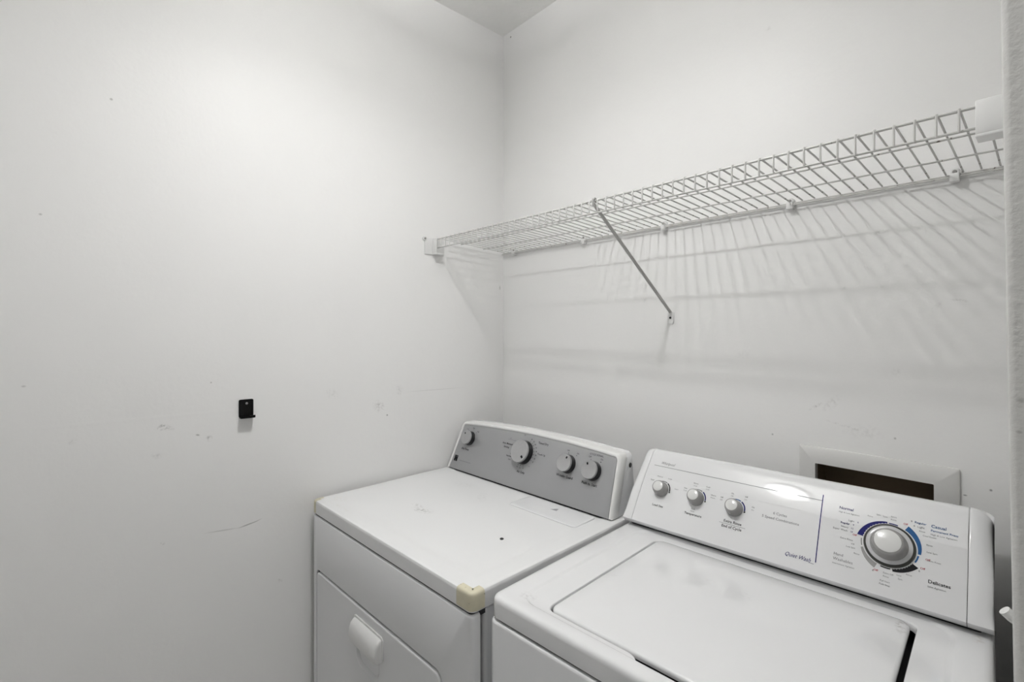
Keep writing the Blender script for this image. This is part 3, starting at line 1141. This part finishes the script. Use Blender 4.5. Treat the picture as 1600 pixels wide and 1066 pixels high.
DU, DS = .5400, .0925
loc, rot = knob_frame(DU, DS)
dial = from_bm('cycle_dial', lathe_bm([(0, 0), (.0362, 0), (.0362, .0050), (.0350, .0060), (.0315, .0064), (0, .0064)], 56), M['skirt'], WA, loc, rot)
from_bm('dial_bezel', lathe_bm([(.0356, -.001), (.0402, -.001), (.0402, .0026), (.0392, .0040), (.0366, .0050), (.0358, .003)], 56), M['bezel'], dial)
kb = from_bm('dial_knob', lathe_bm([(.0300, .0062), (.0282, .0080), (.0268, .0115), (.0256, .0190), (.0248, .0235), (.0235, .0250), (.0212, .0256), (0, .0256)], 56), M['knob_grey'], dial, ang=60)
from_bm('knob_cap', lathe_bm([(.0210, .0254), (.0206, .0268), (.0185, .0276), (0, .0282)], 56), M['knob_white'], kb)

Q = Print(wface, lambda u: .88 if u < .1 else .80 if u < .31 else .74 if u < .43 else .66)
# dividing lines
Q.bar(.0300, .1525, .4215, .1525, .0011, 'ink_grey', 12)
Q.bar(.4262, .0225, .4215, .1660, .0017, 'ink_navy', 16)
Q.text('Whirlpool', .0655, .1625, .0120, 'ink_grey', shear=.3, sx=.86)
# small knobs
for (u, s), n_, nm in (((.0690, .0915), 'ink_grey', 0), ((.1615, .0910), 'ink_grey', 1), ((.2530, .0895), 'ink_navy', 2)):
    Q.arc(u, s, .0212, .0236, 150, 62, 'ink_grey' if nm < 2 else 'ink_blue', 16, (.25, 1))
    Q.arc(u, s, .0212, .0240, 56, -2, 'ink_navy' if nm else 'ink_black', 12)
    Q.dot(u + .0232, s - .0030, .0020, 'ink_black')
Q.text('Load Size', .0720, .0485, .0088, 'ink_black', bold=.006)
for s_, u, v in (('Small', .0380, .1110), ('Medium', .0560, .1240), ('Large', .0840, .1235), ('Super', .1080, .1010)):
    Q.text(s_, u, v, .0055, 'ink_grey')
Q.text('Temperature', .1640, .0500, .0100, 'ink_black', bold=.010)
for a, b, u, v in (('Hot', 'Cold', .1300, .1095), ('Warm', 'Cold', .1520, .1270), ('Cold', 'Cold', .1830, .1250), ('Warm', 'Warm', .2000, .1075), ('Cold', 'Rinse', .1610, .0635)):
    Q.text(a, u, v, .0060, 'ink_black')
    Q.text(b, u, v - .0062, .0055, 'ink_grey')
Q.text('Extra Rinse', .2560, .0565, .0108, 'ink_black', bold=.010)
Q.bar(.2270, .0505, .2850, .0505, .0005, 'ink_black')
Q.text('End of Cycle', .2560, .0445, .0108, 'ink_black', bold=.010)
for a, b, u, v in (('Off', 'Off', .2200, .1080), ('On', 'Off', .2420, .1230), ('Off', 'On', .2730, .1220), ('On', 'On', .2920, .1020)):
    Q.text(a, u, v, .0060, 'ink_black')
    Q.text(b, u, v - .0062, .0055, 'ink_grey')
Q.text('6 Cycles', .3480, .1005, .0110, 'ink_grey')
Q.text('5 Speed Combinations', .3500, .0890, .0110, 'ink_grey')
Q.text('Quiet Wash', .3930, .0235, .0158, 'ink_navy', shear=.45, sx=.82)
Q.bar(.4140, .0190, .4235, .0185, .0006, 'ink_navy')
# dial ring
Q.ring(DU, DS, .0420, .0520, 98, 172, 'ink_navy', 40, (.35, 1), 1)
Q.ring(DU, DS, .0420, .0440, 76, 95, 'ink_navy', 8)
Q.ring(DU, DS, .0425, .0525, 60, -4, 'ink_blue', 40, (1, .45), 0)
Q.ring(DU, DS, .0425, .0450, -8, -26, 'ink_blue', 8)
Q.ring(DU, DS, .0420, .0525, -32, -80, 'ink_black', 32, (1, .45), 1)
Q.ring(DU, DS, .0420, .0440, -84, -104, 'ink_black', 8)
Q.ring(DU, DS, .0425, .0520, -112, -160, 'knob_grey', 24, (1, .4))
Q.ring(DU, DS, .0430, .0448, -164, -182, 'knob_grey', 8)
for a, rr in ((176, .0555), (66, .0530), (-28, .0570), (-9, .0575), (-108, .0545)):
    Q.text('Off', DU + rr * math.cos(R(a)), DS + rr * math.sin(R(a)), .0078, 'ink_red', bold=.008)
Q.text('Normal', .4530, .1460, .0120, 'ink_navy', 'LEFT', bold=.014)
Q.text('High & Low Agitation', .4530, .1372, .0062, 'ink_grey', 'LEFT')
for s_, v, u, n_ in (('Light', .1230, .4815, '6'), ('Regular', .1155, .4745, '9'), ('Heavy', .1080, .4730, '12'), ('Super Wash', .1010, .4725, '14')):
    Q.text(s_, u, v, .0078, 'ink_navy' if s_ == 'Regular' else 'ink_grey', 'RIGHT', bold=.012 if s_ == 'Regular' else 0)
    Q.text(n_, u + .0062, v, .0072, 'ink_navy')
Q.text('Extra Rinse', .4830, .0845, .0070, 'ink_grey', 'RIGHT')
Q.text('Off', .4860, .0775, .0062, 'ink_grey', 'RIGHT')
Q.text('Low Spin', .4880, .0705, .0062, 'ink_grey', 'RIGHT')
Q.text('Rinse', .4960, .0610, .0066, 'ink_grey', 'RIGHT')
Q.text('Hand', .4540, .0505, .0115, 'ink_grey', 'LEFT')
Q.text('Washables', .4540, .0410, .0115, 'ink_grey', 'LEFT')
Q.text('Intermittent Agitation', .4540, .0325, .0062, 'ink_grey', 'LEFT')
Q.text('Rinse', .5060, .1415, .0062, 'ink_grey')
Q.text('Spin', .5190, .1480, .0062, 'ink_grey')
Q.text('Low', .5300, .1470, .0062, 'ink_grey')
Q.text('Extra', .5430, .1500, .0062, 'ink_grey')
Q.text('Rinse', .5430, .1440, .0062, 'ink_grey')
Q.text('9', .5700, .1490, .0078, 'ink_black')
Q.text('Regular', .5745, .1490, .0086, 'ink_blue', 'LEFT', bold=.012)
Q.text('6', .5745, .1415, .0072, 'ink_black')
Q.text('Light', .5790, .1410, .0082, 'ink_grey', 'LEFT')
for s_, u, v in (('Rinse', .5820, .1335), ('Cool Down', .5875, .1265), ('Rinse', .5935, .1105), ('Low Spin', .5945, .0975), ('Extra Rinse', .5960, .0825)):
    Q.text(s_, u, v, .0062, 'ink_grey', 'LEFT')
Q.text('Casual', .5985, .1480, .0125, 'ink_blue', 'LEFT', bold=.010)
Q.text('Permanent Press', .5985, .1395, .0085, 'ink_blue', 'LEFT', bold=.010)
Q.text('High & Low Agitation', .5985, .1320, .0064, 'ink_grey', 'LEFT')
Q.text('Delicates', .5985, .0465, .0125, 'ink_black', 'LEFT', bold=.014)
Q.text('Low Agitation', .5985, .0380, .0066, 'ink_grey', 'LEFT')
Q.text('6', .5860, .0600, .0075, 'ink_black')
Q.text('6', .5190, .0390, .0075, 'ink_black')
Q.text('Extra Off', .5420, .0400, .0062, 'ink_grey')
Q.text('Rinse', .5390, .0340, .0062, 'ink_grey')
Q.text('Low', .5580, .0425, .0062, 'ink_grey')
Q.text('Spin', .5600, .0365, .0062, 'ink_grey')
Q.text('Rinse', .5720, .0480, .0062, 'ink_grey')
Q.text('Pull Start', .5380, .0250, .0062, 'ink_grey')
Q.text('Push Stop', .5380, .0190, .0062, 'ink_grey')
Q.build(WA, {'ink_black': 'printed_lettering', 'ink_grey': 'printed_small_lettering', 'ink_navy': 'printed_navy_marks', 'ink_blue': 'printed_blue_marks',
             'ink_red': 'printed_red_lettering', 'ink_light': 'printed_pale_marks', 'knob_grey': 'printed_grey_marks'})
